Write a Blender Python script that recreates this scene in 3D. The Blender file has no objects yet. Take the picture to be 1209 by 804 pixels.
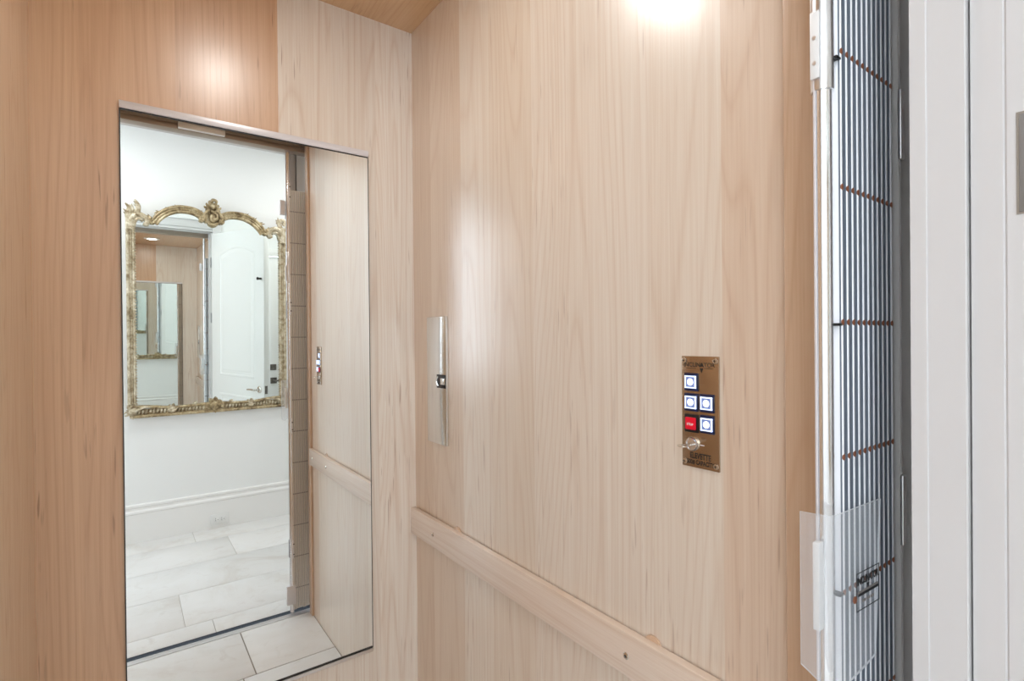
import bpy, bmesh, math, random
from mathutils import Vector, Matrix
random.seed(7)
C = bpy.context.scene.collection
PI = math.pi

# ------------------------------------------------------------------ helpers
def s2l(c):
    c /= 255.0
    return c/12.92 if c <= .04045 else ((c+.055)/1.055)**2.4
def rgb(r, g, b): return (s2l(r), s2l(g), s2l(b), 1.0)

class MB:
    """collects shapes into one mesh (several material slots possible)"""
    def __init__(self): self.bm = bmesh.new(); self.slot = 0
    def _mark(self, faces, smooth=False):
        for f in faces: f.material_index = self.slot; f.smooth = smooth
    def box(self, x0, x1, y0, y1, z0, z1, bev=0, seg=2, M=None):
        b = bmesh.new()
        bmesh.ops.create_cube(b, size=1)
        bmesh.ops.scale(b, vec=(x1-x0, y1-y0, z1-z0), verts=b.verts)
        bmesh.ops.translate(b, vec=((x0+x1)/2, (y0+y1)/2, (z0+z1)/2), verts=b.verts)
        if bev: bmesh.ops.bevel(b, geom=b.edges[:], offset=bev, segments=seg, profile=.5, affect='EDGES')
        self.merge(b, M, bool(bev)); return self
    def merge(self, b, M=None, smooth=False):
        if M is not None: bmesh.ops.transform(b, matrix=M, verts=b.verts)
        mp = {}
        for v in b.verts: mp[v] = self.bm.verts.new(v.co)
        for f in b.faces:
            try:
                nf = self.bm.faces.new([mp[v] for v in f.verts]); nf.material_index = self.slot; nf.smooth = smooth
            except ValueError: pass
        b.free()
    def lathe(self, prof, M=None, n=24, smooth=True):
        """prof: (r, h) list, around local z"""
        b = bmesh.new(); rings = []
        for r, h in prof:
            if r < 1e-6: rings.append([b.verts.new((0, 0, h))])
            else: rings.append([b.verts.new((r*math.cos(2*PI*k/n), r*math.sin(2*PI*k/n), h)) for k in range(n)])
        for a, c in zip(rings, rings[1:]):
            for k in range(n):
                k2 = (k+1) % n
                q = [a[k % len(a)], a[k2 % len(a)], c[k2 % len(c)], c[k % len(c)]]
                u = []
                for v in q:
                    if v not in u: u.append(v)
                if len(u) > 2: b.faces.new(u)
        self.merge(b, M, smooth); return self
    def cyl(self, p0, p1, r, n=20, bev=0):
        p0, p1 = Vector(p0), Vector(p1); L = (p1-p0).length
        M = Matrix.Translation(p0) @ (p1-p0).to_track_quat('Z', 'Y').to_matrix().to_4x4()
        if bev: pr = [(0, 0), (r-bev, 0), (r-bev*.3, bev*.3), (r, bev), (r, L-bev), (r-bev*.3, L-bev*.3), (r-bev, L), (0, L)]
        else: pr = [(0, 0), (r, 0), (r, L), (0, L)]
        self.lathe(pr, M, n, True); return self
    def tube(self, pts, rad, n=8, sub=5, flat=1.0, normal=(0, 0, 1), M=None):
        """smooth tapered tube through pts; flat squashes it along normal"""
        P = [Vector(p) for p in pts]; R = list(rad) if hasattr(rad, '__len__') else [rad]*len(P)
        Q, S = [], []
        for i in range(len(P)-1):
            a = P[max(i-1, 0)]; p, q = P[i], P[i+1]; d = P[min(i+2, len(P)-1)]
            for k in range(sub):
                t = k/sub
                Q.append(.5*((2*p)+(q-a)*t+(2*a-5*p+4*q-d)*t*t+(-a+3*p-3*q+d)*t**3)); S.append(R[i]+(R[i+1]-R[i])*t)
        Q.append(P[-1]); S.append(R[-1])
        b = bmesh.new(); rings = []; N = Vector(normal)
        for i, c in enumerate(Q):
            t = (Q[min(i+1, len(Q)-1)]-Q[max(i-1, 0)]).normalized()
            e1 = t.cross(N)
            if e1.length < 1e-4: e1 = t.orthogonal()
            e1.normalize(); e2 = e1.cross(t)
            r = max(S[i], 1e-4)
            rings.append([b.verts.new(c+e1*r*math.cos(2*PI*k/n)+e2*r*flat*math.sin(2*PI*k/n)) for k in range(n)])
        for a, c in zip(rings, rings[1:]):
            for k in range(n): b.faces.new((a[k], a[(k+1) % n], c[(k+1) % n], c[k]))
        b.faces.new(rings[0][::-1]); b.faces.new(rings[-1])
        self.merge(b, M, True); return self
    def prism(self, poly, axis, a, c, M=None, smooth=False):
        """extrude a 2D polygon: axis 'z' poly=(x,y); 'x' poly=(y,z); 'y' poly=(x,z)"""
        b = bmesh.new()
        def P(u, w):
            return {'z': lambda h: (u, w, h), 'x': lambda h: (h, u, w), 'y': lambda h: (u, h, w)}[axis]
        A = [b.verts.new(P(u, w)(a)) for u, w in poly]; B = [b.verts.new(P(u, w)(c)) for u, w in poly]
        n = len(poly)
        for k in range(n): b.faces.new((A[k], A[(k+1) % n], B[(k+1) % n], B[k]))
        b.faces.new(A[::-1]); b.faces.new(B)
        bmesh.ops.recalc_face_normals(b, faces=b.faces)
        self.merge(b, M, smooth); return self
    def ball(self, c, r, sx=1, sy=1, sz=1, M=None, seg=12):
        b = bmesh.new(); bmesh.ops.create_uvsphere(b, u_segments=seg, v_segments=max(6, seg*2//3), radius=r)
        bmesh.ops.scale(b, vec=(sx, sy, sz), verts=b.verts); bmesh.ops.translate(b, vec=c, verts=b.verts)
        self.merge(b, M, True); return self
    def text(self, s, M, h, depth=.0003, sx=1.0, align='CENTER', bold=.025):
        cu = bpy.data.curves.new('lettering', 'FONT'); cu.body = s; cu.size = h/.7; cu.extrude = depth/2; cu.offset = bold*h; cu.align_x = align
        cu.resolution_u = 3
        o = bpy.data.objects.new('lettering', cu); C.objects.link(o)
        dg = bpy.context.evaluated_depsgraph_get(); dg.update()
        me = bpy.data.meshes.new_from_object(o.evaluated_get(dg))
        b = bmesh.new(); b.from_mesh(me)
        bmesh.ops.scale(b, vec=(sx, 1, 1), verts=b.verts)
        bpy.data.objects.remove(o); bpy.data.curves.remove(cu); bpy.data.meshes.remove(me)
        self.merge(b, M); return self
    def build(self, name, mats, parent=None, auto=None, loc=None):
        bmesh.ops.recalc_face_normals(self.bm, faces=self.bm.faces)
        me = bpy.data.meshes.new(name); self.bm.to_mesh(me); self.bm.free()
        if not isinstance(mats, (list, tuple)): mats = [mats]
        for m in mats: me.materials.append(m)
        if any(p.use_smooth for p in me.polygons): me.set_sharp_from_angle(angle=math.radians(auto or 38))
        o = bpy.data.objects.new(name, me); C.objects.link(o)
        if parent is not None:
            o.parent = parent; o.matrix_parent_inverse = parent.matrix_world.inverted() if loc is None else Matrix.Identity(4)
        return o

def empty(name, loc=(0, 0, 0)):
    o = bpy.data.objects.new(name, None); C.objects.link(o); o.location = loc; o.empty_display_size = .05
    o.matrix_world = Matrix.Translation(loc); return o
def tag(o, label, cat, group=None):
    o['label'] = label; o['category'] = cat
    if group: o['group'] = group
    return o
def struct(o, label=None, cat=None):
    o['kind'] = 'structure'
    if label: o['label'] = label
    if cat: o['category'] = cat
    return o

# ------------------------------------------------------------------ materials
def mat(name, col, rough=.5, metal=0, spec=.5, **kw):
    m = bpy.data.materials.new(name); m.use_nodes = True
    b = m.node_tree.nodes['Principled BSDF']
    b.inputs['Base Color'].default_value = col; b.inputs['Roughness'].default_value = rough
    b.inputs['Metallic'].default_value = metal; b.inputs['Specular IOR Level'].default_value = spec
    for k, v in kw.items(): b.inputs[k].default_value = v
    return m
def nd(m, t, **kw):
    n = m.node_tree.nodes.new(t)
    for k, v in kw.items(): setattr(n, k, v)
    return n
def lk(m, a, b): m.node_tree.links.new(a, b)
def val(m, op, a, b=None):
    n = nd(m, 'ShaderNodeMath', operation=op)
    for i, x in enumerate((a, b)):
        if x is None: continue
        if hasattr(x, 'is_output'): lk(m, x, n.inputs[i])
        else: n.inputs[i].default_value = x
    return n.outputs[0]
def mixc(m, f, a, b, mode='MIX'):
    n = nd(m, 'ShaderNodeMix', data_type='RGBA', blend_type=mode)
    for i, x in ((0, f), (6, a), (7, b)):
        if hasattr(x, 'is_output'): lk(m, x, n.inputs[i])
        else: n.inputs[i].default_value = x
    return n.outputs[2]
def noise(m, vec, scale=1, detail=3, rough=.5, dist=0):
    n = nd(m, 'ShaderNodeTexNoise'); n.inputs['Scale'].default_value = scale; n.inputs['Detail'].default_value = detail
    n.inputs['Roughness'].default_value = rough; n.inputs['Distortion'].default_value = dist
    lk(m, vec, n.inputs['Vector']); return n.outputs['Fac']
def ramp(m, f, stops, interp='LINEAR'):
    n = nd(m, 'ShaderNodeValToRGB'); n.color_ramp.interpolation = interp
    cr = n.color_ramp
    while len(cr.elements) > 1: cr.elements.remove(cr.elements[-1])
    for i, (p, c) in enumerate(stops):
        e = cr.elements[0] if i == 0 else cr.elements.new(p)
        e.position = p; e.color = c if hasattr(c, '__len__') else (c, c, c, 1)
    lk(m, f, n.inputs[0]); return n.outputs[0]

def wood(name, base, axis, strips=None, lo=-1.3, hi=0.1, rough=.27, flecks=1.0, grain=1.0, vert='Z', tints=None):
    """figured maple veneer: leaves of veneer side by side along `axis`, grain along `vert`"""
    m = mat(name, base, rough+.1, 0, .5, **{'Coat Weight': 1.0, 'Coat IOR': 1.75, 'Coat Roughness': rough-.03}); N = m.node_tree; b = N.nodes['Principled BSDF']
    tc = nd(m, 'ShaderNodeTexCoord'); sp = nd(m, 'ShaderNodeSeparateXYZ'); lk(m, tc.outputs['Object'], sp.inputs[0])
    h, z = sp.outputs[axis], sp.outputs[vert]
    # leaves: constant random number per leaf
    if strips:
        t = val(m, 'DIVIDE', val(m, 'SUBTRACT', h, lo), hi-lo)
        st = [(0, strips[0][1])]+[((p-lo)/(hi-lo), v) for p, v in strips[1:]]
        leaf = ramp(m, t, [(p, (v, v, v, 1)) for p, v in st], 'CONSTANT')
        leafv = nd(m, 'ShaderNodeSeparateColor'); lk(m, leaf, leafv.inputs[0]); leafv = leafv.outputs[0]
        off = val(m, 'MULTIPLY', leafv, 37.0)
    else:
        leafv = None; off = 3.0
    def vec(kh, kz, extra=0.0):
        c = nd(m, 'ShaderNodeCombineXYZ')
        lk(m, val(m, 'MULTIPLY', h, kh), c.inputs[0]); lk(m, val(m, 'MULTIPLY', z, kz), c.inputs[1])
        lk(m, val(m, 'ADD', off, extra), c.inputs[2]); return c.outputs[0]
    broad = noise(m, vec(7, .45), 1, 2, .5, .6)
    # cathedral figure: contour lines of a stretched noise field
    field = noise(m, vec(5.5, .38, 5), 1, 1, .4, .3)
    cont = val(m, 'ABSOLUTE', val(m, 'SUBTRACT', val(m, 'FRACT', val(m, 'MULTIPLY', field, 26.0)), .5))
    lines = ramp(m, cont, [(0, 1), (.14, .25), (.3, 0)])
    fine = noise(m, vec(260, 3.2, 9), 1, 3, .7)
    fmid = noise(m, vec(60, 1.1, 13), 1, 3, .6)
    fl = noise(m, vec(170, 9, 21), 1, 1, .4); flm = noise(m, vec(8, 1.6, 25), 1, 2, .5)
    fleck = val(m, 'MULTIPLY', ramp(m, fl, [(.66, 0), (.74, 1)]), ramp(m, flm, [(.42, 0), (.62, 1)]))
    col = mixc(m, val(m, 'MULTIPLY', broad, .45*grain), base, tuple(x*y for x, y in zip(base[:3], (.90, .82, .75)))+(1,))
    if leafv is not None:
        if tints: col = mixc(m, 1.0, col, ramp(m, t, tints, 'CONSTANT'), 'MULTIPLY')
        else: col = mixc(m, leafv, col, mixc(m, 1.0, col, (.93, .86, .80, 1), 'MULTIPLY'))
    col = mixc(m, val(m, 'MULTIPLY', lines, .30*grain), col, mixc(m, 1.0, col, (.76, .60, .48, 1), 'MULTIPLY'))
    col = mixc(m, ramp(m, fine, [(.35, 0), (.72, .42*grain)]), col, mixc(m, 1.0, col, (.80, .68, .58, 1), 'MULTIPLY'))
    col = mixc(m, ramp(m, fmid, [(.42, 0), (.8, .20*grain)]), col, mixc(m, 1.0, col, (.82, .70, .60, 1), 'MULTIPLY'))
    col = mixc(m, val(m, 'MULTIPLY', fleck, .75*flecks), col, mixc(m, 1.0, col, (.42, .25, .15, 1), 'MULTIPLY'))
    lk(m, col, b.inputs['Base Color'])
    rv = nd(m, 'ShaderNodeMapRange'); lk(m, fmid, rv.inputs[0]); rv.inputs[3].default_value = rough+.08; rv.inputs[4].default_value = rough+.16
    lk(m, rv.outputs[0], b.inputs['Roughness'])
    return m

MAPLE = rgb(240, 233, 223)
# back panel, its tints also holding lamp warmth and daylight: the seam between a warm leaf and a pale one runs at x=-.389
m_back = wood('maple_back', MAPLE, 'X', [(-.95, .2), (-.80, .5), (-.62, .3), (-.389, .8), (-.25, .15), (-.12, .6)], -.95, .05, .34, grain=1.25,
              tints=[(0, rgb(248, 217, 184)), (.15, rgb(242, 209, 176)), (.33, rgb(232, 198, 167)), (.561, rgb(250, 248, 245)), (.70, rgb(248, 247, 245)), (.83, rgb(254, 254, 253))])
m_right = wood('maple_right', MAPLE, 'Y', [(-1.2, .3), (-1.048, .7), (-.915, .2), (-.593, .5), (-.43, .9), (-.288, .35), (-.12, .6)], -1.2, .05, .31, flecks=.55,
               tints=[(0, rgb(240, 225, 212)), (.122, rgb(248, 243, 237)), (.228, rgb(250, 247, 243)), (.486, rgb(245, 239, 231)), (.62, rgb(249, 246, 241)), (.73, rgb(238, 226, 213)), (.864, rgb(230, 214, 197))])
m_left = wood('maple_left', MAPLE, 'Y', [(-1.2, .3), (-.9, .7), (-.6, .2), (-.3, .5)], -1.2, .05, .27,
              tints=[(0, rgb(232, 210, 184)), (.24, rgb(238, 216, 190)), (.48, rgb(232, 210, 184)), (.72, rgb(234, 211, 186))])
m_ceilw = wood('maple_ceiling', MAPLE, 'X', [(-.9, .3), (-.6, .7), (-.3, .2)], -.9, .05, .3, vert='Y',
               tints=[(0, rgb(232, 200, 158)), (.33, rgb(228, 194, 152)), (.66, rgb(232, 197, 154))])
m_trim = wood('maple_trim', rgb(222, 192, 164), 'Y', None, flecks=.3)
m_rail = wood('maple_rail', rgb(234, 219, 204), 'Z', None, vert='Y', rough=.3, flecks=.2)

m_wall = mat('painted_plaster', rgb(243, 244, 243), .6, 0, .3)
m_trimw = mat('painted_trim', rgb(244, 243, 241), .5, 0, .5)
m_jamb = mat('painted_jamb', rgb(213, 211, 210), .38, 0, .5)
m_ceil = mat('painted_ceiling', rgb(245, 245, 243), .7)
m_mirror = mat('silvered_glass', (.91, .935, .925, 1), 0.0, 1)
m_mirror_old = mat('antique_silvered_glass', (.86, .90, .875, 1), 0.0, 1)
m_mbody = mat('mirror_backing', rgb(70, 72, 72), .5)
m_alu = mat('satin_aluminium', (.80, .80, .81, 1), .28, 1)
m_alu_w = mat('white_aluminium', rgb(225, 222, 224), .35, .2)
m_chrome = mat('polished_aluminium', (.88, .88, .89, 1), .14, .92)
m_steel = mat('brushed_steel', (.74, .74, .72, 1), .16, 1)
m_hinge = mat('hinge_steel', rgb(150, 150, 150), .5, .6)
m_plate = mat('wood_tinted_steel', (.50, .385, .275, 1), .26, 1)  # steel with the reflected wood's brown put into the colour
m_nickel = mat('nickel', (.72, .69, .64, 1), .2, 1)
m_pewter = mat('pewter', rgb(112, 106, 100), .4, .4)
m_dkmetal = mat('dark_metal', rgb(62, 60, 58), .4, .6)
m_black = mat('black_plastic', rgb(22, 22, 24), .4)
m_gap = mat('shaft_dark', rgb(24, 28, 34), .8)  # near-black, holds the shade of the sill gap in its colour
m_shaft = mat('shaft_grey', rgb(214, 210, 206), .7)
m_track = mat('track_bronze', rgb(168, 154, 140), .4, .5)
m_gatew = mat('gate_bead', rgb(244, 245, 248), .3, .15)
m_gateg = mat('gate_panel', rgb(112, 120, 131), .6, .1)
m_gatein = mat('gate_inner_bead', rgb(222, 216, 208), .3, .35)
m_copper = mat('copper_rivet', rgb(150, 95, 70), .4, .4)
m_clear = bpy.data.materials.new('clear_acrylic'); m_clear.use_nodes = True
_b = m_clear.node_tree.nodes['Principled BSDF']; _b.inputs['Base Color'].default_value = rgb(236, 240, 244); _b.inputs['Roughness'].default_value = .12
_b.inputs['Alpha'].default_value = .17; _b.inputs['Specular IOR Level'].default_value = .9  # pale haze stands in for the hall reflected in the acrylic
m_edge = mat('acrylic_edge', rgb(236, 240, 244), .2, 0, .6, **{'Alpha': .75})  # white glow of the sheet's edges, put into the colour
m_white = mat('white_plastic', rgb(238, 238, 236), .35)
m_grout = mat('grout', rgb(150, 142, 132), .9)
m_groutl = mat('pale_grout', rgb(196, 190, 180), .9)
m_ink = mat('ink', rgb(48, 38, 30), .6)
m_inkblk = mat('black_ink', rgb(20, 20, 20), .6)
m_sticker = mat('sticker_grey', rgb(128, 122, 118), .5)
m_red = mat('red_button', rgb(190, 14, 40), .3, **{'Emission Color': rgb(220, 10, 40), 'Emission Strength': .35})
m_navy = mat('button_bezel', rgb(26, 34, 66), .3)
def emis(name, col, st):
    m = mat(name, rgb(240, 244, 255), .4); b = m.node_tree.nodes['Principled BSDF']
    b.inputs['Emission Color'].default_value = col; b.inputs['Emission Strength'].default_value = st; return m
m_glow = emis('button_ring_glow', rgb(200, 222, 255), .85)
m_glowin = mat('button_lens', rgb(120, 134, 176), .3)
m_glowin.node_tree.nodes['Principled BSDF'].inputs['Emission Color'].default_value = rgb(110, 140, 215)
m_glowin.node_tree.nodes['Principled BSDF'].inputs['Emission Strength'].default_value = .28
m_core = emis('button_core_glow', rgb(245, 250, 255), 1.6)
m_lamp = emis('lamp_lens', rgb(255, 246, 232), 9.0)

def stone(name):
    m = mat(name, rgb(224, 216, 204), .38, 0, .45); b = m.node_tree.nodes['Principled BSDF']
    tc = nd(m, 'ShaderNodeTexCoord'); g = nd(m, 'ShaderNodeNewGeometry')
    vm = nd(m, 'ShaderNodeVectorMath', operation='ADD'); lk(m, tc.outputs['Object'], vm.inputs[0])
    cx = nd(m, 'ShaderNodeCombineXYZ'); lk(m, val(m, 'MULTIPLY', g.outputs['Random Per Island'], 40.), cx.inputs[2]); lk(m, cx.outputs[0], vm.inputs[1])
    a = noise(m, vm.outputs[0], 3.2, 5, .6, .8); c = noise(m, vm.outputs[0], 11, 4, .6, 1.2)
    col = ramp(m, a, [(.3, rgb(236, 235, 234)), (.55, rgb(230, 228, 225)), (.75, rgb(214, 208, 201))])
    col = mixc(m, ramp(m, c, [(.58, 0), (.75, .35)]), col, rgb(196, 186, 174))
    col = mixc(m, val(m, 'MULTIPLY', g.outputs['Random Per Island'], .22), col, rgb(208, 205, 203))
    lk(m, col, b.inputs['Base Color']); return m
m_stone = stone('limestone_tile')

def gilt(name, c0, c1, c2):
    m = mat(name, c1, .40, .2, .5); b = m.node_tree.nodes['Principled BSDF']
    tc = nd(m, 'ShaderNodeTexCoord')
    a = noise(m, tc.outputs['Object'], 26, 4, .65, .5); d = noise(m, tc.outputs['Object'], 90, 2, .5)
    col = ramp(m, a, [(.32, c0), (.5, c1), (.68, c2)])
    col = mixc(m, ramp(m, d, [(.55, 0), (.72, .6)]), col, c0)
    lk(m, col, b.inputs['Base Color']); return m
m_gilt = gilt('antique_gilt', rgb(134, 114, 84), rgb(196, 182, 154), rgb(228, 219, 198))
m_giltd = gilt('worn_gilt', rgb(104, 84, 56), rgb(172, 152, 114), rgb(212, 197, 164))

# ------------------------------------------------------------------ cab shell
OX0, OX1, OZ = -1.36, -.055, 2.275     # the clear opening of the hall doorway, left side widened for the window light
H = 2.269            # cab ceiling
W = .879             # cab width
F = -1.137           # front end of the cab side panels
def wallbox(name, x0, x1, y0, y1, z0, z1, m):
    return struct(MB().box(x0, x1, y0, y1, z0, z1).build(name, m))
wallbox('wall_back', -W-.02, .02, 0, .02, -.03, H, m_back)
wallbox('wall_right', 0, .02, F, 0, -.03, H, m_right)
b = MB(); b.box(-W-.02, -W, -.90, 0, -.03, H); b.box(OX0-.02, -W-.02, -.90, -.88, -.03, H); b.box(OX0-.02, OX0, F-.03, -.90, -.03, H)  # unseen left front, cut short and stepped out to let window light in
struct(b.build('wall_left', m_left))
wallbox('ceiling', OX0-.02, .02, F-.03, .02, H, H+.02, m_ceilw)
# rounded wood nosing at the front end of the right panel
nose = MB()
arc = []
x0, x1, y0, y1, r = -.010, .026, -1.1835, -1.1400, .005
for cx, cy, a0 in ((x0+r, y1-.003, 90), (x0+r, y0+r, 180)):
    rr = .003 if a0 == 90 else r
    for k in range(6):
        a = math.radians(a0+90*k/5)
        arc.append(((x0+rr)+rr*math.cos(a), cy+rr*math.sin(a)))
nose.prism(arc+[(x1, y0), (x1, y1)], 'z', 0, H, smooth=True)
struct(nose.build('trim_1', m_trim, auto=30))

# cab floor: limestone on grout
def tiles(rects, z0, z1, name, edge=.0022, grout=None, mg=None):
    b = MB(); b.slot = 1
    gx0, gx1, gy0, gy1 = grout
    b.box(gx0, gx1, gy0, gy1, z0-.02, z1-.0025)
    b.slot = 0
    for x0, x1, y0, y1 in rects:
        b.box(x0+edge, x1-edge, y0+edge, y1-edge, z0-.01, z1, bev=.0018, seg=2)
    return struct(b.build(name, [m_stone, mg or m_grout]))
tiles([(OX0, -.879, -1.193, -.90), (-.879, -.313, -1.193, -.82), (-.313, .0, -1.193, -.82), (-.879, -.36, -.82, -.50), (-.36, 0, -.82, -.50),
       (-.879, -.50, -.50, -.18), (-.50, 0, -.50, -.18), (-.879, -.3, -.18, 0), (-.3, 0, -.18, 0)], 0, 0, 'floor', grout=(OX0, 0, -1.193, 0))
# metal sill with grooves + running gap
b = MB()
b.box(OX0, .10, -1.199, -1.193, -.03, .002, .0006)
b.box(OX0, .10, -1.208, -1.202, -.03, .0, .0006)
b.box(OX0, .10, -1.217, -1.211, -.03, .0, .0006)
b.box(OX0, .10, -1.226, -1.220, -.03, .001, .0006)
b.box(OX0, .10, -1.226, -1.193, -.032, -.006)
struct(b.build('door_sill', m_alu))
struct(MB().box(OX0, .16, -1.2635, -1.2615, -.35, -.0012).build('gap_shade_strip', m_gap))  # dark strip puts the gap's shade on the threshold face
struct(MB().box(OX0, .16, -1.262, -1.226, -.36, -.34).build('shaft_floor', m_gap))

# ------------------------------------------------------------------ hall shell
HY = -2.811
HZ = 2.75
XL, XR = -2.9, 1.5
YW0, YW1 = -1.40, -1.295               # hall face and shaft face of the front wall
rects = [(OX0, -.95, -1.40, -1.262), (-.95, -.40, -1.40, -1.262), (-.40, .09, -1.40, -1.262)]
rows = [(-1.785, -1.40, [-2.9, -2.35, -1.75, -1.12, -.51, .12, .76, 1.5]), (-2.186, -1.785, [-2.9, -2.1, -1.45, -.80, -.02+.18, .82, 1.5]),
        (-2.572, -2.186, [-2.9, -2.5, -1.45, -.82, -.175, .47, 1.1, 1.5]), (-2.811, -2.572, [-2.9, -2.2, -1.6, -.99, -.36, .27, .9, 1.5])]
for y0, y1, xs in rows:
    for a, c in zip(xs, xs[1:]): rects.append((a, c, y0, y1))
tiles(rects, 0, 0, 'floor_hall', edge=.0010, grout=(XL, XR, HY, -1.40), mg=m_groutl)
MBt = MB().box(OX0, .09, -1.40, -1.262, -.05, -.0025); struct(MBt.build('threshold_bed', m_grout))
WX0, WX1, WZ0, WZ1 = -2.75, -1.45, .95, 2.50
b = MB()
b.box(XL, WX0, HY-.1, HY, -.05, HZ); b.box(WX1, XR, HY-.1, HY, -.05, HZ); b.box(WX0, WX1, HY-.1, HY, -.05, WZ0); b.box(WX0, WX1, HY-.1, HY, WZ1, HZ)
struct(b.build('wall_hall', m_wall))
wallbox('ceiling_hall', XL-.1, XR+.1, HY-.1, YW1, HZ, HZ+.05, m_ceil)
# front wall with the doorway: one continuous wall
b = MB()
b.box(XL, OX0-.03, YW0, YW1, -.05, HZ)
b.box(OX1+.03, .44, YW0, YW1, -.05, HZ)
b.box(1.22, XR, YW0, YW1, -.05, HZ)
b.box(.44, 1.22, YW0, YW1, 2.12, HZ)
b.box(OX0-.03, OX1+.03, YW0, YW1, OZ+.03, HZ)
struct(b.build('wall_front', m_wall))
# hoistway walls seen past the gate
b = MB()
b.box(.165, .185, -1.295, .05, -.35, HZ); b.box(.112, .165, -1.215, -1.195, -.35, HZ)
struct(b.build('wall_shaft', m_shaft))
struct(MB().box(OX0-.06, OX0-.045, -1.295, -.85, -.05, HZ).build('wall_shaft_left', m_shaft))
struct(MB().box(OX0-.06, .185, -1.295, .05, H+.1, H+.12).build('ceiling_shaft', m_shaft))
# right end of the hall, left end, then the unseen window added in the hall wall
wallbox('wall_end', XR, XR+.1, HY, YW1, -.05, HZ, m_wall)
wallbox('wall_far_end', XL-.1, XL, HY, YW1, -.05, HZ, m_wall)
b = MB()
for x0, x1, z0, z1 in ((WX0, WX0+.05, WZ0, WZ1), (WX1-.05, WX1, WZ0, WZ1), (WX0, WX1, WZ0, WZ0+.05), (WX0, WX1, WZ1-.05, WZ1),
                       ((WX0+WX1)/2-.02, (WX0+WX1)/2+.02, WZ0, WZ1), (WX0, WX1, (WZ0+WZ1)/2-.02, (WZ0+WZ1)/2+.02)):
    b.box(x0, x1, HY-.07, HY-.03, z0, z1, .004)
win = struct(b.build('added_window_1', m_trimw))  # unseen window, added for the bluish daylight on the right wall
m_pane = mat('window_glass', (1, 1, 1, 1), 0, 0, .5, **{'Alpha': .06})
MB().box(WX0+.03, WX1-.03, HY-.052, HY-.048, WZ0+.03, WZ1-.03).build('pane', m_pane, win)
b = MB()
for x0, x1, z0, z1 in ((WX0-.08, WX0, WZ0-.08, WZ1+.08), (WX1, WX1+.08, WZ0-.08, WZ1+.08), (WX0, WX1, WZ1, WZ1+.08), (WX0, WX1, WZ0-.08, WZ0)):
    b.box(x0, x1, HY-.001, HY+.018, z0, z1, .004)
b.build('casing', m_trimw, win)

# baseboards
def base_profile(d=1):
    return [(0, 0), (.016*d, 0), (.016*d, .186), (.021*d, .192), (.021*d, .204), (.013*d, .214), (.012*d, .226), (.017*d, .233), (.017*d, .246), (.008*d, .252), (0, .252)]
b = MB(); b.prism([(HY+y, z) for y, z in base_profile()], 'x', XL, XR); struct(b.build('baseboard_hall', m_trimw))
b = MB(); b.prism([(YW0-y, z) for y, z in base_profile()], 'x', XL, OX0-.12)
struct(b.build('baseboard_front', m_trimw))

# doorway frame: jambs with stop and rabbet, head, casing
b = MB()
pr = [(OX1, -1.295), (OX1, -1.3085), (OX1+.0018, -1.3095), (OX1+.0018, -1.3395), (OX1+.0028, -1.3405), (OX1+.0160, -1.3405), (OX1+.0160, -1.3425), (OX1+.0090, -1.3425), (OX1+.0085, -1.366), (OX1+.0100, -1.3675), (OX1+.0085, -1.369),
      (OX1+.0085, -1.404), (OX1+.035, -1.404), (OX1+.035, -1.295)]
b.prism(pr, 'z', 0, OZ)
pl = [(OX0-(x-OX1), y) for x, y in pr]
b.prism(pl, 'z', 0, OZ)
ph = [(y, OZ+(x-OX1)) for x, y in pr]
b.prism(ph, 'x', OX0-.035, OX1+.035)
# casing on the hall side
for x0, x1, z0, z1 in ((OX1+.022, OX1+.092, 0, OZ+.10), (OX0-.092, OX0-.022, 0, OZ+.10), (OX0-.022, OX1+.022, OZ+.03, OZ+.10)):
    b.box(x0, x1, -1.416, -1.4, z0, z1, .004)
struct(b.build('trim_2', m_jamb))
b = MB(); b.prism([(-1.4, OZ+.10), (-1.428, OZ+.10), (-1.434, OZ+.116), (-1.43, OZ+.128), (-1.4, OZ+.13)], 'x', OX0-.10, OX1+.10)
struct(b.build('trim_3', m_trimw))

# ------------------------------------------------------------------ doors
def lever(parent, M, flip=1, square=True, m=None):
    m = m or m_nickel
    b = MB()
    if square: b.box(-.030, .030, -.030, .030, 0, .008, .003, M=M)
    else: b.lathe([(0, 0), (.031, 0), (.031, .004), (.026, .009), (.014, .011), (0, .011)], M, 24)
    r = b.build('rosette', m, parent)
    b = MB(); b.tube([(0, 0, .008), (0, 0, .045), (flip*.01, 0, .052), (flip*.05, .002, .052), (flip*.105, -.003, .05)], [.010, .009, .009, .008, .0065], 10, 5, M=M)
    b.build('lever_handle', m, parent)
    return r
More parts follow.
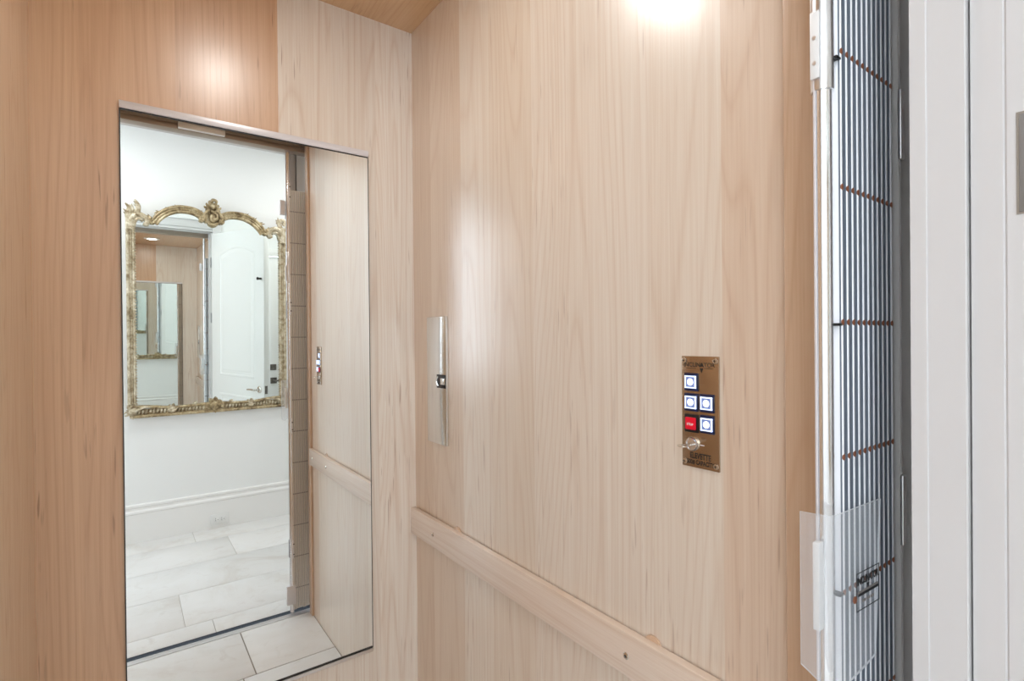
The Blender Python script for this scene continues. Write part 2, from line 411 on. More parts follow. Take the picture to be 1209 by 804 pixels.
# elevator door, hinged on the right jamb and standing open into the hall
pin = Vector((OX1+.012, -1.412, 0)); tip = Vector((.252, -2.205, 0))
dv = (tip-pin).normalized(); L = .815
nv = Vector((-dv.y, dv.x, 0))           # points to +x side
nv = -nv if nv.x > 0 else nv            # cab-side face looks to -x
Md = Matrix(((dv.x, 0, nv.x, pin.x), (dv.y, 0, nv.y, pin.y), (0, 1, 0, .012), (0, 0, 0, 1)))   # local (along, up, outward)
DT = .040; DH = 2.250
b = MB(); b.box(0, L, 0, DH, -DT, 0, .002, M=Md)
door = struct(b.build('door_1', m_trimw))
def arch_panel(u0, u1, v0, v1, rise, M, out=.0035, name='door_panel', par=None):
    b = MB()
    def ring(inset, w):
        pts = [(u0+inset, v0+inset, w), (u1-inset, v0+inset, w)]
        n = 12
        for k in range(n+1):
            t = k/n; u = u1-inset+(u0-u1+2*inset)*t
            sh = math.sin(PI*t)**.85*rise if rise else 0
            pts.append((u, v1-inset+sh-rise, w))
        return pts
    bmm = bmesh.new(); R = []
    for inset, w in ((0, 0.0002), (.006, out*.8), (.018, out), (.030, -.002), (.040, -.002), (.060, .0012)):
        R.append([bmm.verts.new(p) for p in ring(inset, w)])
    n = len(R[0])
    for a, c in zip(R, R[1:]):
        for k in range(n): bmm.faces.new((a[k], a[(k+1) % n], c[(k+1) % n], c[k]))
    bmm.faces.new(R[-1])
    b.merge(bmm, M); return b.build(name, m_trimw, par)
arch_panel(.13, L-.13, .95, 2.12, .055, Md, par=door)
arch_panel(.13, L-.13, .20, .79, 0, Md, par=door)
lever(door, Md @ Matrix.Translation((L-.062, .865, 0)), -1, False)
b = MB(); b.cyl(Md @ Vector((L-.035, 1.815, 0)), Md @ Vector((L-.035, 1.815, .030)), .009, 14, .002); b.ball((0, 0, 0), .014, 1, 1, .6, Md @ Matrix.Translation((L-.035, 1.815, .034)))
b.build('lock_pin', m_dkmetal, door)
b = MB(); b.box(L-.0005, L+.0015, .83, .90, -.032, -.008, .0005, M=Md); b.box(L, L+.009, .855, .875, -.026, -.014, .002, M=Md)
b.build('latch', m_pewter, door)
for zc in (.25, 1.4865, 2.0):
    b = MB(); b.box(OX1+.0072, OX1+.0095, -1.404, -1.3775, zc-.0455, zc+.0455, .0006); b.slot = 1
    b.box(OX1+.0078, OX1+.0092, -1.404, -1.3757, zc-.0475, zc+.0475); b.slot = 0
    b.cyl((OX1+.010, -1.4085, zc-.0455), (OX1+.010, -1.4085, zc+.0455), .0055, 14, .001)
    for dz in (-.03, 0, .03): b.cyl((OX1+.0066, -1.390, zc+dz), (OX1+.0085, -1.390, zc+dz), .003, 10)
    b.build('hinge', [m_hinge, m_grout], door)
# a second door in the same wall, beyond the open one
b = MB(); b.box(.455, 1.205, -1.385, -1.345, .012, 2.10, .002)
d2 = struct(b.build('door_2', m_trimw))
M2 = Matrix(((1, 0, 0, .455), (0, 0, -1, -1.385), (0, 1, 0, .012), (0, 0, 0, 1)))
arch_panel(.12, .63, 1.05, 1.95, .11, M2, par=d2); arch_panel(.12, .63, .20, .88, 0, M2, par=d2)
lever(d2, M2 @ Matrix.Translation((.045, .855, 0)), 1, True, m_pewter)
b = MB(); b.box(-.029, .029, -.029, .029, 0, .012, .003, M=M2 @ Matrix.Translation((.042, .990, 0))); b.box(-.004, .004, -.016, .016, .01, .026, .002, M=M2 @ Matrix.Translation((.042, .990, 0)))
b.build('deadbolt', m_pewter, d2)
b = MB()
for x0, x1, z0, z1 in ((.38, .455, 0, 2.17), (1.205, 1.28, 0, 2.17), (.455, 1.205, 2.102, 2.17)): b.box(x0, x1, -1.416, -1.399, z0, z1, .004)
struct(b.build('trim_4', m_trimw))

# ------------------------------------------------------------------ frameless wall mirror in the cab
mx0, mx1, mz0, mz1 = -.7265, -.1455, .428, 1.860
mir = empty('wall_mirror', (-.436, 0, mz0)); tag(mir, 'tall frameless mirror in metal channels on the wood back wall', 'mirror')
b = MB(); b.box(mx0-.0012, mx1+.0012, -.0056, -.0008, mz0, mz1); b.build('backing', m_mbody, mir)
b = MB(); b.box(mx0+.0012, mx1-.0012, -.0062, -.0052, mz0, mz1); b.build('mirror_glass', m_mirror, mir)
b = MB(); b.box(mx0+.001, mx1-.001, -.0078, -.0060, 1.8560, 1.8586); b.build('top_lip_shade', m_black, mir)  # dark strip drawn for the channel lip's dark reflection in the glass
b = MB(); b.box(mx0+.002, mx1-.002, -.0078, -.0060, .4284, .4330); b.build('bottom_gap_shade', m_dkmetal, mir)  # dark strip drawn for the dark gap at the foot of the glass
b = MB(); b.box(mx0-.001, mx1+.001, -.0105, -.0002, 1.8585, 1.8755, .0008); b.build('top_channel', m_alu_w, mir)
b = MB(); b.box(mx0, mx1, -.0105, -.0002, .4195, .4285, .0008); b.build('bottom_channel', m_alu, mir)

# ------------------------------------------------------------------ handrail
rail = empty('handrail', (-.01, -.56, .735)); tag(rail, 'flat maple handrail screwed along the right wood wall', 'handrail')
b = MB(); b.box(-.0190, -.0030, -1.128, -.002, .7345, .8115, .0012, 3); b.build('rail_board', m_rail, rail)
for y in (-.145, -.866, -1.075):
    b = MB(); Ms = Matrix.Translation((-.0190, y, .7705)) @ Matrix.Rotation(-PI/2, 4, 'Y')
    b.lathe([(0, .0006), (.0022, .0006), (.0026, .0022), (.0046, .0022), (.0062, .001), (.0064, -.001)], Ms, 18)
    b.slot = 1; b.lathe([(0, .0008), (.0025, .0008)], Ms, 12)
    b.build('screw', [m_nickel, m_inkblk], rail)
for y in (-.255, -.912):
    b = MB(); b.cyl((-.0045, y, .803), (-.0003, y, .803), .0180, 24, .0008); b.build('spacer', m_trim, rail)

# ------------------------------------------------------------------ steel cover plate with a flush latch
pt = empty('mounted_access_panel', (0, -.156, 1.03)); tag(pt, 'tall bare steel access cover with a black finger latch on the right wall', 'access panel')
b = MB(); b.box(-.0085, -.0003, -.2115, -.0995, 1.0305, 1.3905, .0012, 2); b.build('plate', m_steel, pt)
b = MB()
b.box(-.0100, -.0080, -.2105, -.160, 1.190, 1.228, .0008)
b.build('latch_body', m_black, pt)
b = MB(); b.tube([(-.0105, -.170, 1.196), (-.013, -.1665, 1.204), (-.013, -.1665, 1.214), (-.0105, -.170, 1.222)], .0022, 8, 5)
b.box(-.0108, -.0096, -.208, -.181, 1.200, 1.218, .0006)
b.build('latch_pull', m_steel, pt)

# ------------------------------------------------------------------ car control panel
py0, py1, pz0, pz1 = -.9739, -1.0393, 1.1232, 1.2972
cp = empty('control_panel', (0, (py0+py1)/2, pz0)); tag(cp, 'narrow brown-tinted steel elevator control panel with lit buttons on the right wood wall', 'control panel')
PW, PH = py0-py1, pz1-pz0
def cpM(fx, fy, w=0.0):
    """a frame on the panel face: local x to the right as read, y up, z out of the wall"""
    return Matrix(((0, 0, -1, -.0035-w), (-1, 0, 0, py0-fx*PW), (0, 1, 0, pz1-fy*PH), (0, 0, 0, 1)))
b = MB(); b.box(-.0035, -.0002, py1, py0, pz0, pz1, .0008, 2); b.build('faceplate', m_plate, cp)
for fx, fy in ((.075, .040), (.915, .040), (.075, .955), (.915, .955)):
    b = MB(); b.lathe([(0, .0019), (.0020, .0020), (.0040, .0014), (.0047, 0)], cpM(fx, fy), 16)
    b.slot = 1; b.box(-.0024, .0024, -.0004, .0004, .0012, .0023, M=cpM(fx, fy)); b.box(-.0004, .0004, -.0024, .0024, .0012, .0023, M=cpM(fx, fy))
    b.build('screw', [m_nickel, m_ink], cp)
BW, BH = .0245, .0280
def button(fx, fy, red=False):
    M = cpM(fx, fy)
    b = MB(); b.box(-BW/2, BW/2, -BH/2, BH/2, 0, .0022, .0006, M=M)
    bz = b.build('push_button', m_navy if not red else m_black, cp)
    if red:
        bz['label'] = 'red stop button'
        b = MB(); b.box(-.0092, .0092, -.0095, .0095, .002, .0052, .0012, M=M); b.build('cap', m_red, bz)
        b = MB(); b.text('STOP', M @ Matrix.Translation((0, -.0028, .0053)), .0034, .0003, 1.0); b.build('lettering', m_white, bz)
    else:
        bz['label'] = 'white lit push button'
        b = MB(); b.slot = 0
        for x0, x1, y0, y1 in ((-.0098, -.0078, -.0098, .0098), (.0078, .0098, -.0098, .0098), (-.0098, .0098, .0078, .0098), (-.0098, .0098, -.0098, -.0078)):
            b.box(x0, x1, y0, y1, .002, .0048, .0005, M=M)
        b.build('ring', m_glow, bz)
        b = MB(); b.box(-.0079, .0079, -.0079, .0079, .002, .0040, M=M); b.build('cap', m_glowin, bz)
        b = MB(); b.lathe([(0, .0046), (.0040, .0046), (.0054, .0041), (.0056, .0038)], M, 20); b.build('lamp', m_core, bz)
for fx, fy in ((.280, .232), (.280, .415), (.705, .412), (.705, .598)): button(fx, fy)
button(.280, .605, True)
ks = MB(); Mk = cpM(.30, .79)
ks.lathe([(.0112, 0), (.0114, .003), (.0096, .0062), (.0082, .0062), (.0076, .0042), (0, .0042)], Mk, 26)
k = ks.build('key_switch', m_chrome, cp)
b = MB(); b.box(-.0045, .0045, -.0011, .0011, .0040, .0180, .0004, M=Mk)
b.lathe([(.0035, -.0009), (.0090, -.0009), (.0096, 0), (.0090, .0009), (.0035, .0009), (.0035, -.0009)], Mk @ Matrix.Translation((0, 0, .0245)) @ Matrix.Rotation(PI/2, 4, 'X'), 22)
b.build('key', m_nickel, k)
b = MB(); b.box(.0135, .0205, -.0005, .0005, 0, .0004, M=Mk); b.build('position_mark', m_white, cp)
b = MB(); b.text('INCLINATOR', cpM(.48, .094), .0066, .0003, .98)
b.box(-.0235, -.0055, -.0027, -.0020, 0, .0003, M=cpM(.48, .094)); b.box(.0095, .0245, -.0027, -.0020, 0, .0003, M=cpM(.48, .094))
b.prism([(-.0032, -.0015), (.0032, -.0015), (0, -.0095)], 'z', 0, .0003, M=cpM(.55, .096)); b.prism([(-.0026, .001), (.0026, .001), (0, .0062)], 'z', 0, .00035, M=cpM(.55, .096))
b.build('maker_lettering', m_ink, cp)
b = MB(); b.text('ELEVETTE', cpM(.50, .917), .0086, .0003, .70, bold=.05); b.text('500# CAPACITY', cpM(.50, .970), .0068, .0003, .70, bold=.05)
b.build('capacity_lettering', m_ink, cp)

# ------------------------------------------------------------------ cab downlight
def downlight(name, x, y, z, r, label, power, grp=None, col=(1, .93, .84)):
    d = empty(name, (x, y, z)); tag(d, label, 'ceiling light', grp)
    b = MB(); b.lathe([(r, 0), (r+.022, 0), (r+.024, -.003), (r+.020, -.006), (r+.002, -.006), (r-.004, -.002), (r-.006, .0)], Matrix.Translation((x, y, z)), 40)
    b.build('trim_ring', m_white, d)
    b = MB(); b.lathe([(0, -.0028), (r*.6, -.0026), (r-.004, -.0012)], Matrix.Translation((x, y, z)), 36); b.build('lens', m_lamp, d)
    li = bpy.data.lights.new('lamp_light', 'AREA'); li.shape = 'DISK'; li.size = r*1.8; li.energy = power; li.color = col
    lo = bpy.data.objects.new('lamp_light', li); C.objects.link(lo); lo.location = (x, y, z-.008)
    return d
downlight('recessed_downlight', -.455, -.595, H, .045, 'small round recessed light in the wood ceiling, seen only as a reflection', 2.7, None, (1, .975, .94))
downlight('added_hall_downlight', -.95, -2.05, HZ, .06, 'added round recessed light in the white hall ceiling, left of the doorway', 7.5, 'added hall ceiling lights', (1, .985, .97))  # unseen lamp, added to light the hall
downlight('added_hall_downlight', .55, -2.15, HZ, .06, 'added round recessed light in the white hall ceiling, near the second door', 7.5, 'added hall ceiling lights', (1, .985, .97))  # second unseen lamp, also added to brighten the hall

# ------------------------------------------------------------------ folding gate
gate = empty('folding_gate', (0, -1.235, 0)); tag(gate, 'folding metal accordion gate stacked open beside the right wood wall', 'gate')
GZ1 = 2.054
ROWS = [1.0385+.152*k for k in range(-6, 7)]
for i in range(11):
    x = -.067+.0144*i
    z0 = .022+.004*(i % 3)
    b = MB(); b.slot = 0
    b.prism([(x-.0020+.0017*math.cos(math.radians(a)), -1.2348+.0013*math.sin(math.radians(a))) for a in range(180, 361, 30)], 'z', z0, GZ1, smooth=True)
    for sk in (-.0018, .0054):          # the two leaves of the fold
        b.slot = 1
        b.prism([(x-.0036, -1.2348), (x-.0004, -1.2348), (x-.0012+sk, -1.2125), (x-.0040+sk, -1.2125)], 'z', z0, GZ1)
        b.slot = 3
        xe = x-.0026+sk
        b.prism([(xe+.0031*math.cos(math.radians(a)), -1.2125+.0031*math.sin(math.radians(a))) for a in range(0, 181, 30)], 'z', z0, GZ1, smooth=True)
    for z in ROWS:
        if z > GZ1-.03: continue
        b.slot = 2; b.ball((x-.0012, -1.2353, z), .0041, .70, .35, 1.2, seg=10)
        b.slot = 4
        for sk in (-.0018, .0054): b.ball((x-.0026+sk, -1.2095, z), .0022, .75, .45, 1.3, seg=8)
    b.build('pleat', [m_gatew, m_gateg, m_copper, m_gatein, m_black], gate)
# end stile in the pocket
b = MB(); b.box(.0905, .0985, -1.239, -1.209, .02, GZ1, .001); b.build('end_stile', m_shaft, gate)
for z in (1.60, 1.10):
    b = MB(); b.box(.0895, .1005, -1.2425, -1.2385, z-.045, z+.045, .001); b.build('stile_bracket', m_alu, gate)
# lead post: round tube with collar, runs in the ceiling track
PX, PY, PR = -.0800, -1.2205, .0098
b = MB(); b.cyl((PX, PY, .010), (PX, PY, 2.238), PR, 36); post = b.build('lead_post', m_chrome, gate)
b = MB(); b.box(-.0912, -.0896, -1.2180, -1.2150, .012, 2.236, .001); b.build('edge_strip', m_alu_w, post)
b = MB()
b.lathe([(PR+.0002, 0), (PR+.0016, .0004), (PR+.0020, .002), (PR+.0020, .150), (PR+.0012, .152)], Matrix.Translation((PX, PY, 1.603)), 36)
b.build('collar', m_alu, post)
b = MB(); b.box(-.0955, -.0935, -1.2240, -1.2140, 1.615, 1.690, .0008); b.slot = 1
for z in (1.632, 1.66): b.cyl((-.0962, -1.219, z), (-.0950, -1.219, z), .0022, 10)
b.build('guide_plate', [m_white, m_alu], post)
for z0, z1 in ((2.00, 2.09), (1.45, 1.53), (.875, .95), (.27, .36)):
    b = MB(); b.box(-.0775, -.0690, -1.2135, -1.2100, z0, z1, .0012); b.slot = 1
    for z in (z0+.02, z1-.02): b.cyl((-.073, -1.2102, z), (-.073, -1.2090, z), .003, 10)
    b.build('clip', [m_alu_w, m_dkmetal], post)
for x0, x1, z0, z1 in ((-.118, -.096, 1.93, 2.00), (-.107, -.066, .05, .14)):
    b = MB(); b.box(x0, x1, PY-.006, PY+.0135, z0, z1, .002); b.build('guide_shoe', m_alu_w, post)
# face panel joining the post to the first pleat, with black tie links
b = MB(); b.box(-.0715, -.0695, -1.233, -1.213, .03, 2.05, .0008)
b.build('face_panel', m_gatew, gate)
for z in (1.037, 1.340, 1.638, .733, .43):
    b = MB(); b.box(-.0800, -.0668, -1.2358, -1.2150, z-.0015, z+.0015, .0006); b.build('tie_link', m_black, gate)


# clear acrylic hand guard bent around the lead post
def sheet(poly, t):
    out = []
    n = len(poly)
    for i, p in enumerate(poly):
        a = Vector(poly[max(i-1, 0)]); c = Vector(poly[min(i+1, n-1)]); d = (c-a).normalized()
        out.append((Vector(p)+Vector((-d.y, d.x))*t))
    return out
plan = [(-.1215, -1.2120), (-.1200, -1.2200), (-.1165, -1.2330), (-.1120, -1.2395), (-.1050, -1.2425), (-.0950, -1.2432), (-.0700, -1.2445), (-.0300, -1.2465), (-.0010, -1.2480)]
top = [1.134]*9
bot = [.965, .960, .950, .944, .940, .940, .945, .950, .955]
planb = [(x+(.0 if i < 5 else -.004*(i-4)), y) for i, (x, y) in enumerate(plan)]
b = MB(); bb = bmesh.new()
ins_t, ins_b = sheet(plan, .0018), sheet(planb, .0018)
rings = []
for pts, zz in ((plan, top), (planb, bot)):
    rings.append([bb.verts.new((p[0], p[1], z)) for p, z in zip(pts, zz)])
for pts, zz in ((ins_t, top), (ins_b, bot)):
    rings.append([bb.verts.new((p[0], p[1], z)) for p, z in zip(pts, zz)])
o1, o2, i1, i2 = rings
for k in range(8):
    bb.faces.new((o1[k], o1[k+1], o2[k+1], o2[k])); bb.faces.new((i1[k], i2[k], i2[k+1], i1[k+1]))
    bb.faces.new((o1[k], i1[k], i1[k+1], o1[k+1])); bb.faces.new((o2[k], o2[k+1], i2[k+1], i2[k]))
bb.faces.new((o1[0], o2[0], i2[0], i1[0])); bb.faces.new((o1[8], i1[8], i2[8], o2[8]))
for fc in bb.faces: pass
b.merge(bb, None, False)
for fc in b.bm.faces:
    if min(e.calc_length() for e in fc.edges) < .0025: fc.material_index = 1
guard = b.build('hand_guard', [m_clear, m_edge], gate); guard['label'] = 'clear acrylic hand guard'
# sticker on the guard
def stM(x, z):
    dx, dy = Vector((-.0010+.0700, -1.2480+1.2445)).normalized()
    y = -1.2445+(x+.07)*(dy/dx)
    return Matrix(((dx, 0, dy, x), (dy, 0, -dx, y-.0016), (0, 1, 0, z), (0, 0, 0, 1)))
MS = stM(-.0380, 1.0400)
b = MB(); sw, sh, tt = .0275, .0215, .0009
for x0, x1, y0, y1 in ((-sw, sw, sh-tt, sh), (-sw, sw, -sh, -sh+tt), (-sw, -sw+tt, -sh, sh), (sw-tt, sw, -sh, sh)): b.box(x0, x1, y0, y1, 0, .0003, M=MS)
b.box(-sw+.004, sw-.003, -.0052, -.0022, 0, .0004, M=MS)
b.text('INCLINATOR', MS @ Matrix.Translation((0, .0075, 0)), .0080, .0003, .74, bold=.05)
b.prism([(-.003, .0055), (.003, .0055), (0, -.001)], 'z', 0, .0003, M=MS)
st = b.build('sticker', m_inkblk, guard)
b = MB()
for x0, x1 in ((-.014, -.006), (-.004, .004), (.006, .014)): b.box(x0, x1, -.0135, -.0105, 0, .0003, M=MS)
b.box(-sw+.003, sw-.003, -.0022, .0005, 0, .0002, M=MS)
b.build('small_print', m_sticker, guard)
b = MB(); b.cyl(MS @ Vector((-.0320, -.006, -.0002)), MS @ Vector((-.0320, -.006, .0012)), .0042, 18, .0008); b.build('rivet', m_copper, guard)
# white latch block clamped behind the guard
b = MB(); b.box(-.1045, -.0930, -1.2245, -1.2170, 1.000, 1.098, .0015); b.box(-.094, -.088, -1.223, -1.219, 1.02, 1.08, .001); b.build('latch_block', m_white, gate)

# ceiling track of the gate, with a pale switch box
tr = empty('gate_track', (-.44, -1.21, 2.24)); tag(tr, 'bronze ceiling track above the gate across the cab opening', 'track')
b = MB(); b.box(OX0+.002, .12, -1.2480, -1.1960, 2.240, 2.262, .0015); b.box(OX0+.002, .12, -1.2480, -1.1960, 2.266, 2.30, .0015); b.box(OX0+.002, .12, -1.244, -1.200, 2.25, 2.28); b.build('rail_body', m_track, tr)
b = MB(); b.box(-.530, -.352, -1.1965, -1.176, 2.243, 2.268, .002); b.build('switch_box', m_white, tr)

# ------------------------------------------------------------------ outlet on the hall baseboard
ol = empty('wall_outlet', (-.192, HY+.016, .02)); tag(ol, 'white wall outlet set sideways in the white hall baseboard', 'outlet')
b = MB(); b.box(-.2495, -.1345, HY+.0155, HY+.0225, .020, .096, .002); b.build('faceplate', m_white, ol)
for xc in (-.211, -.173):
    b = MB(); b.box(xc-.015, xc+.015, HY+.022, HY+.024, .042, .074, .003)
    b.slot = 1
    b.box(xc-.008, xc-.006, HY+.0238, HY+.0243, .050, .058); b.box(xc-.008, xc-.006, HY+.0238, HY+.0243, .062, .070); b.box(xc+.005, xc+.009, HY+.0238, HY+.0243, .056, .060)
    b.build('socket', [m_white, m_dkmetal], ol)

# ------------------------------------------------------------------ ornate gilt mirror on the hall wall
n = Vector((.00998, 1, -.0210)).normalized()
P0 = Vector((-.24, -2.7765, 1.5))
U = Vector((1, -n.x/n.y, 0)).normalized(); V = U.cross(n) * -1
if V.z < 0: V = -V
om = empty('ornate_mirror', (P0+V*-.67)); tag(om, 'carved gilt rococo mirror hanging on the white hall wall', 'mirror')
S0 = .015
Mo = Matrix(((U.x, V.x, n.x, P0.x+U.x*S0), (U.y, V.y, n.y, P0.y+U.y*S0), (U.z, V.z, n.z, P0.z+U.z*S0), (0, 0, 0, 1)))   # local (s, v, out)
archR = [(.050, .672), (.068, .702), (.110, .722), (.160, .727), (.210, .721), (.265, .696), (.310, .656), (.335, .617)]
archL = [(-x, y) for x, y in archR]
# glass
poly = [(-.455, -.635), (.455, -.635), (.455, .60), (.40, .635), (.36, .61)] + [(x, y) for x, y in archR[::-1]] + [(0, .66)] + archL + [(-.36, .61), (-.40, .635), (-.455, .60)]
b = MB(); b.prism(poly, 'z', -.004, 0, M=Mo); b.build('mirror_glass', m_mirror_old, om)
b = MB(); b.prism([(x*1.0, y-.004) for x, y in poly], 'z', -.012, -.0045, M=Mo); b.build('backing', m_giltd, om)
# sides
for sgn in (-1, 1):
    b = MB()
    for off, r, dz in ((.4805, .0100, .012), (.4635, .0075, .006), (.4500, .0070, .013)):
        b.tube([(sgn*off, -.62, dz), (sgn*off, -.2, dz), (sgn*off, .2, dz), (sgn*off, .60, dz)], r, 8, 4, 1.0, (0, 0, 1), Mo)
    b.box(-.012+sgn*.466, .022*sgn+.012+sgn*.466 if False else sgn*.466+.012, -.63, .60, -.012, .010, M=Mo)
    for k in range(64):
        b.ball((sgn*.4400, -.60+k*.0187, .009), .0062, .7, 1.0, .8, M=Mo, seg=8)
    for k in range(20):
        v = -.58+k*.059+random.uniform(-.01, .01)
        b.tube([(sgn*.480, v, .018), (sgn*.484, v+.02, .021), (sgn*.478, v+.045, .016)], [.002, .0042, .002], 6, 3, M=Mo)
    b.build('side_rail', m_gilt, om)
# arches
def leaf(b, p, ang, ln, wd, lift=.02, curl=.6):
    """an acanthus leaf: a tapered curl with two side lobes"""
    c, s = math.cos(ang), math.sin(ang)
    def q(a, d, w): return (p[0]+a*c-d*s, p[1]+a*s+d*c, w)
    b.tube([q(0, 0, lift*.6), q(ln*.4, 0, lift), q(ln*.8, ln*.10*curl, lift*1.1), q(ln, ln*.34*curl, lift*1.5)], [wd*.5, wd*.62, wd*.42, wd*.12], 7, 4, .55, M=Mo)
    for sd in (-1, 1):
        b.tube([q(ln*.15, 0, lift*.8), q(ln*.45, sd*wd*.8, lift*.9), q(ln*.66, sd*wd*1.15, lift*1.25)], [wd*.3, wd*.32, wd*.08], 6, 3, .6, M=Mo)
def scroll(b, c, r, a0, turns, w0, w1, lift=.016, d=1):
    pts, rad = [], []
    for k in range(11):
        t = k/10; a = a0+d*turns*2*PI*t; rr = r*(1-.82*t)
        pts.append((c[0]+rr*math.cos(a), c[1]+rr*math.sin(a), lift+.010*t)); rad.append(w0+(w1-w0)*t)
    b.tube(pts, rad, 8, 3, 1.0, M=Mo)
for sgn, path in ((-1, archL), (1, archR)):
    b = MB()
    P3 = [Vector((x, y, 0)) for x, y in path]
    def offs(d, w):
        o = []
        for i, p in enumerate(P3):
            t = (P3[min(i+1, 7)]-P3[max(i-1, 0)]).normalized(); nn = Vector((-t.y, t.x, 0))*(1 if sgn > 0 else -1)
            o.append((p.x+nn.x*d, p.y+nn.y*d, w))
        return o
    b.tube(offs(0, .004), .0245, 10, 5, .55, M=Mo)
    b.tube(offs(.017, .016), [.007, .010, .011, .011, .011, .011, .010, .007], 8, 5, M=Mo)
    b.tube(offs(.001, .015), .0068, 8, 5, M=Mo)
    b.tube(offs(-.0165, .014), [.006, .0082, .0082, .0082, .0082, .0082, .0082, .006], 8, 5, M=Mo)
    scroll(b, (sgn*.343, .628), .024, math.radians(60 if sgn > 0 else 120), .8, .011, .006, .018, -sgn)
    scroll(b, (sgn*.066, .672), .020, math.radians(100 if sgn > 0 else 80), .8, .010, .006, .018, sgn)
    b.build('arch', m_giltd, om)
    base = PI/2
    for (lx, ly), la, ln, lw in (((.205, .739), -1.2, .030, .010), ((.300, .700), -1.9, .040, .011), ((.350, .655), -1.3, .040, .011), ((.130, .732), 1.35, .035, .010),
                                 ((.085, .716), 1.0, .032, .010), ((.250, .722), -1.55, .036, .010), ((.175, .740), .3, .018, .009)):
        b = MB(); leaf(b, (sgn*lx, ly-.006), base+sgn*la, ln, lw); b.build('leaf', m_giltd, om)
    # corner scroll with plumes
    b = MB()
    b.tube([(sgn*.468, .560, .012), (sgn*.464, .612, .016), (sgn*.447, .645, .020), (sgn*.418, .660, .022), (sgn*.390, .648, .022), (sgn*.372, .622, .020), (sgn*.380, .602, .018), (sgn*.394, .606, .020)],
           [.020, .020, .019, .018, .017, .016, .014, .009], 9, 5, .8, M=Mo)
    b.tube([(sgn*.444, .585, .014), (sgn*.436, .622, .020), (sgn*.414, .634, .020), (sgn*.397, .620, .020)], [.009, .010, .009, .005], 8, 4, M=Mo)
    if sgn < 0:
        b.tube([(-.470, .600, .016), (-.476, .660, .020), (-.470, .695, .024), (-.490, .722, .034)], [.020, .017, .013, .004], 8, 5, .6, M=Mo)
        b.tube([(-.452, .630, .016), (-.428, .672, .024), (-.422, .715, .028), (-.440, .752, .036)], [.018, .017, .014, .004], 8, 5, .6, M=Mo)
    else:
        b.tube([(.470, .600, .016), (.466, .650, .020), (.440, .690, .024), (.446, .722, .026), (.470, .728, .026), (.482, .706, .028), (.468, .690, .030)], [.020, .018, .014, .012, .012, .011, .008], 8, 5, .7, M=Mo)
    leaf(b, (sgn*.455, .665), PI/2+sgn*.2, .05, .013); leaf(b, (sgn*.478, .64), PI/2-sgn*.3, .05, .012); leaf(b, (sgn*.425, .70), PI/2-sgn*.3, .045, .012)
    leaf(b, (sgn*.474, .70), PI/2+sgn*.9, .03, .010)
    b.build('corner_scroll', m_gilt, om)
# crest: a rocaille shell over a scrolled cartouche
b = MB()
b.prism([(-.046, .668), (-.040, .720), (-.022, .752), (.006, .775), (.036, .752), (.054, .720), (.060, .668), (.030, .648), (.006, .640), (-.018, .648)], 'z', -.006, .008, M=Mo)
b.ball((.008, .690, .016), .026, .85, 1.35, .6, M=Mo, seg=16)
b.tube([(-.004, .735, .022), (.026, .722, .028), (.034, .696, .030), (.020, .678, .032), (.004, .690, .034), (.010, .704, .034)], [.006, .009, .009, .008, .007, .004], 8, 5, M=Mo)
b.tube([(-.030, .655, .016), (-.044, .685, .022), (-.034, .722, .026), (-.016, .738, .024)], [.010, .014, .011, .006], 8, 4, M=Mo)
b.tube([(.046, .655, .016), (.060, .685, .022), (.050, .722, .026), (.030, .738, .024)], [.010, .014, .011, .006], 8, 4, M=Mo)
b.tube([(-.022, .660, .016), (-.012, .645, .022), (.006, .640, .024), (.024, .645, .022), (.036, .660, .016)], [.008, .011, .013, .011, .008], 8, 4, M=Mo)
b.ball((.010, .768, .026), .018, 1.0, 1.1, .8, M=Mo, seg=14)
for k in range(9):
    a = math.radians(-22+k*28); ln = (.034, .042, .036, .046, .040, .050, .044, .046, .036)[k]
    leaf(b, (.006+.016*math.cos(a), .752+.016*math.sin(a)), a, ln*.86, .021, .018, .9 if k < 5 else -.7)
b.tube([(-.010, .790, .030), (.006, .812, .034), (.026, .806, .036), (.028, .792, .036)], [.008, .012, .010, .005], 8, 4, M=Mo)
b.build('crest', m_giltd, om)
# bottom rail with gadroons and cartouches
b = MB()
b.box(-.478, .478, -.676, -.652, -.012, .012, M=Mo)
b.tube([(-.478, -.664, .010), (0, -.666, .010), (.478, -.664, .010)], .0105, 8, 6, M=Mo)
wv = [(-.455, -.600), (-.36, -.606), (-.27, -.618), (-.19, -.620), (-.11, -.616), (-.05, -.612), (.05, -.612), (.11, -.616), (.19, -.620), (.27, -.618), (.36, -.606), (.455, -.600)]
b.tube([(x, y, .012) for x, y in wv], .009, 8, 4, M=Mo)
b.box(-.470, .470, -.655, -.618, -.012, .005, M=Mo)
b.slot = 1
for k in range(43):
    x = -.430+k*.0205
    if abs(x-.008) < .05 or abs(abs(x)-.242) < .018: continue
    b.tube([(x-.003, -.652, .004), (x, -.637, .015), (x+.004, -.622, .006)], [.0045, .0074, .0050], 7, 3, .9, M=Mo)
b.build('bottom_rail', [m_giltd, m_gilt], om)
b = MB()
b.ball((.008, -.630, .016), .026, 1.15, 1.2, .6, M=Mo, seg=14)
for k in range(9):
    a = math.radians(-10+k*25); leaf(b, (.008+.016*math.cos(a), -.618+.014*math.sin(a)), a, .034, .011, .018, 1 if k % 2 else -1)
scroll(b, (-.036, -.632), .020, 0, .9, .008, .004, .018, 1); scroll(b, (.052, -.632), .020, PI, .9, .008, .004, .018, -1)
leaf(b, (.008, -.650), -PI/2, .028, .013)
b.build('bottom_cartouche', m_giltd, om)
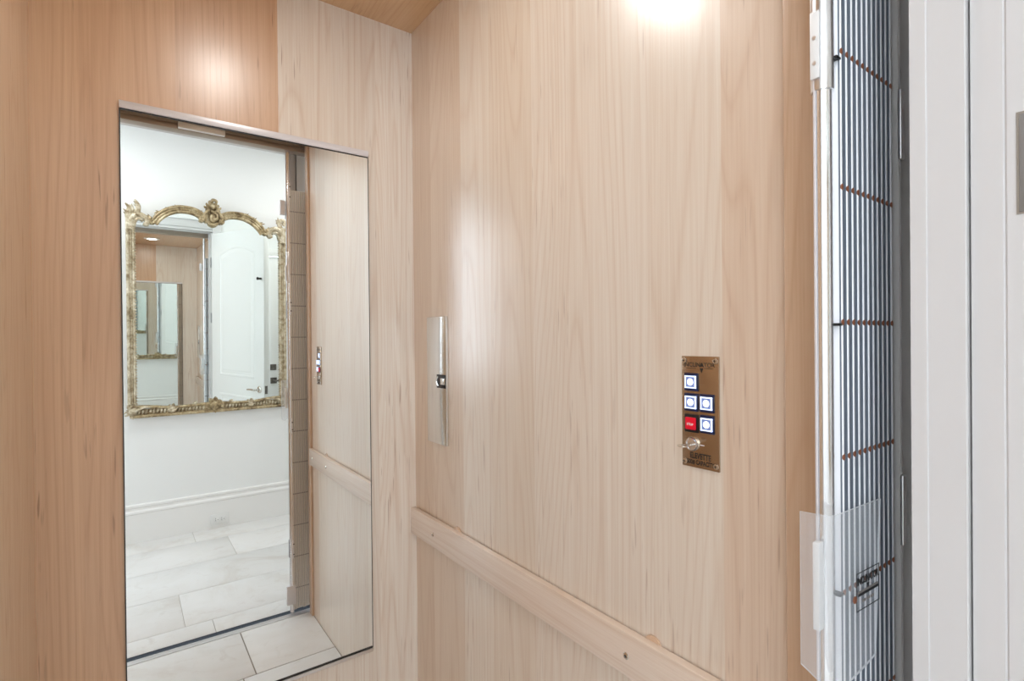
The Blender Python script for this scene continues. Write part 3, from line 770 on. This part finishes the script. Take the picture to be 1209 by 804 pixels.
for x, sc in ((-.242, 1), (.243, 1), (-.112, .55), (.112, .55)):
    b = MB()
    if sc == 1:
        b.ball((x, -.628, .014), .016, 1.2, 1, .6, M=Mo)
        for k in range(5): leaf(b, (x, -.622), math.radians(20+k*35), .026, .009, .018, 1 if k % 2 else -1)
        b.tube([(x-.03, -.632, .014), (x, -.645, .020), (x+.03, -.622, .014)], [.005, .009, .005], 7, 4, M=Mo)
    else:
        b.ball((x, -.606, .014), .010, 1, 1.1, .8, M=Mo); b.ball((x+.008, -.598, .014), .006, M=Mo)
    b.build('shell' if sc == 1 else 'bud', m_gilt, om)
for sgn in (-1, 1):
    b = MB()
    b.ball((sgn*.462, -.632, .014), .024, 1.1, 1.2, .55, M=Mo)
    for k in range(6):
        a = math.radians(60+k*40) if sgn < 0 else math.radians(-60+k*40)
        leaf(b, (sgn*.462+.012*math.cos(a), -.630+.012*math.sin(a)), a, .036, .012, .016, 1 if k % 2 else -1)
    b.tube([(sgn*.455, -.645, .018), (sgn*.440, -.622, .024), (sgn*.400, -.606, .022), (sgn*.365, -.608, .016)], [.006, .009, .008, .004], 8, 4, M=Mo)
    scroll(b, (sgn*.478, -.585), .018, 0, .9, .008, .004, .018, sgn)
    b.build('corner_shell', m_gilt, om)

# ------------------------------------------------------------------ daylight
wd = bpy.data.worlds.new('World'); bpy.context.scene.world = wd; wd.use_nodes = True
bg = wd.node_tree.nodes['Background']; bg.inputs[0].default_value = (.80, .885, 1.0, 1); bg.inputs[1].default_value = 7.8
pl = bpy.data.lights.new('window_portal', 'AREA'); pl.shape = 'RECTANGLE'; pl.size = WX1-WX0; pl.size_y = WZ1-WZ0; pl.cycles.is_portal = True
po = bpy.data.objects.new('window_portal', pl); C.objects.link(po); po.location = ((WX0+WX1)/2, HY-.11, (WZ0+WZ1)/2); po.rotation_euler = (PI/2, 0, 0)

# ------------------------------------------------------------------ camera
f, yaw, pit, rol = 624.10235, .63091, -.00443, -.00943
cy, sy = math.cos(yaw), math.sin(yaw)
fw = Vector((sy*math.cos(pit), cy*math.cos(pit), math.sin(pit))); r0 = Vector((cy, -sy, 0)); u0 = r0.cross(fw)
rv = r0*math.cos(rol)+u0*math.sin(rol); uv_ = u0*math.cos(rol)-r0*math.sin(rol)
cam = bpy.data.cameras.new('Camera'); co = bpy.data.objects.new('Camera', cam); C.objects.link(co)
co.matrix_world = Matrix(((rv.x, uv_.x, -fw.x, -.72), (rv.y, uv_.y, -fw.y, -1.49606), (rv.z, uv_.z, -fw.z, 1.32807), (0, 0, 0, 1)))
cam.sensor_fit = 'HORIZONTAL'; cam.sensor_width = 36; cam.lens = f/1209*36; cam.clip_start = .01
sc = bpy.context.scene; sc.camera = co
sc.view_settings.view_transform = 'Standard'; sc.view_settings.look = 'None'; sc.view_settings.exposure = 0; sc.view_settings.gamma = 1
sc.view_settings.use_curve_mapping = False
cy_ = sc.cycles; cy_.max_bounces = 20; cy_.diffuse_bounces = 6; cy_.glossy_bounces = 14; cy_.transmission_bounces = 10; cy_.transparent_max_bounces = 10
cy_.use_denoising = True; cy_.caustics_reflective = True; cy_.sample_clamp_indirect = 8
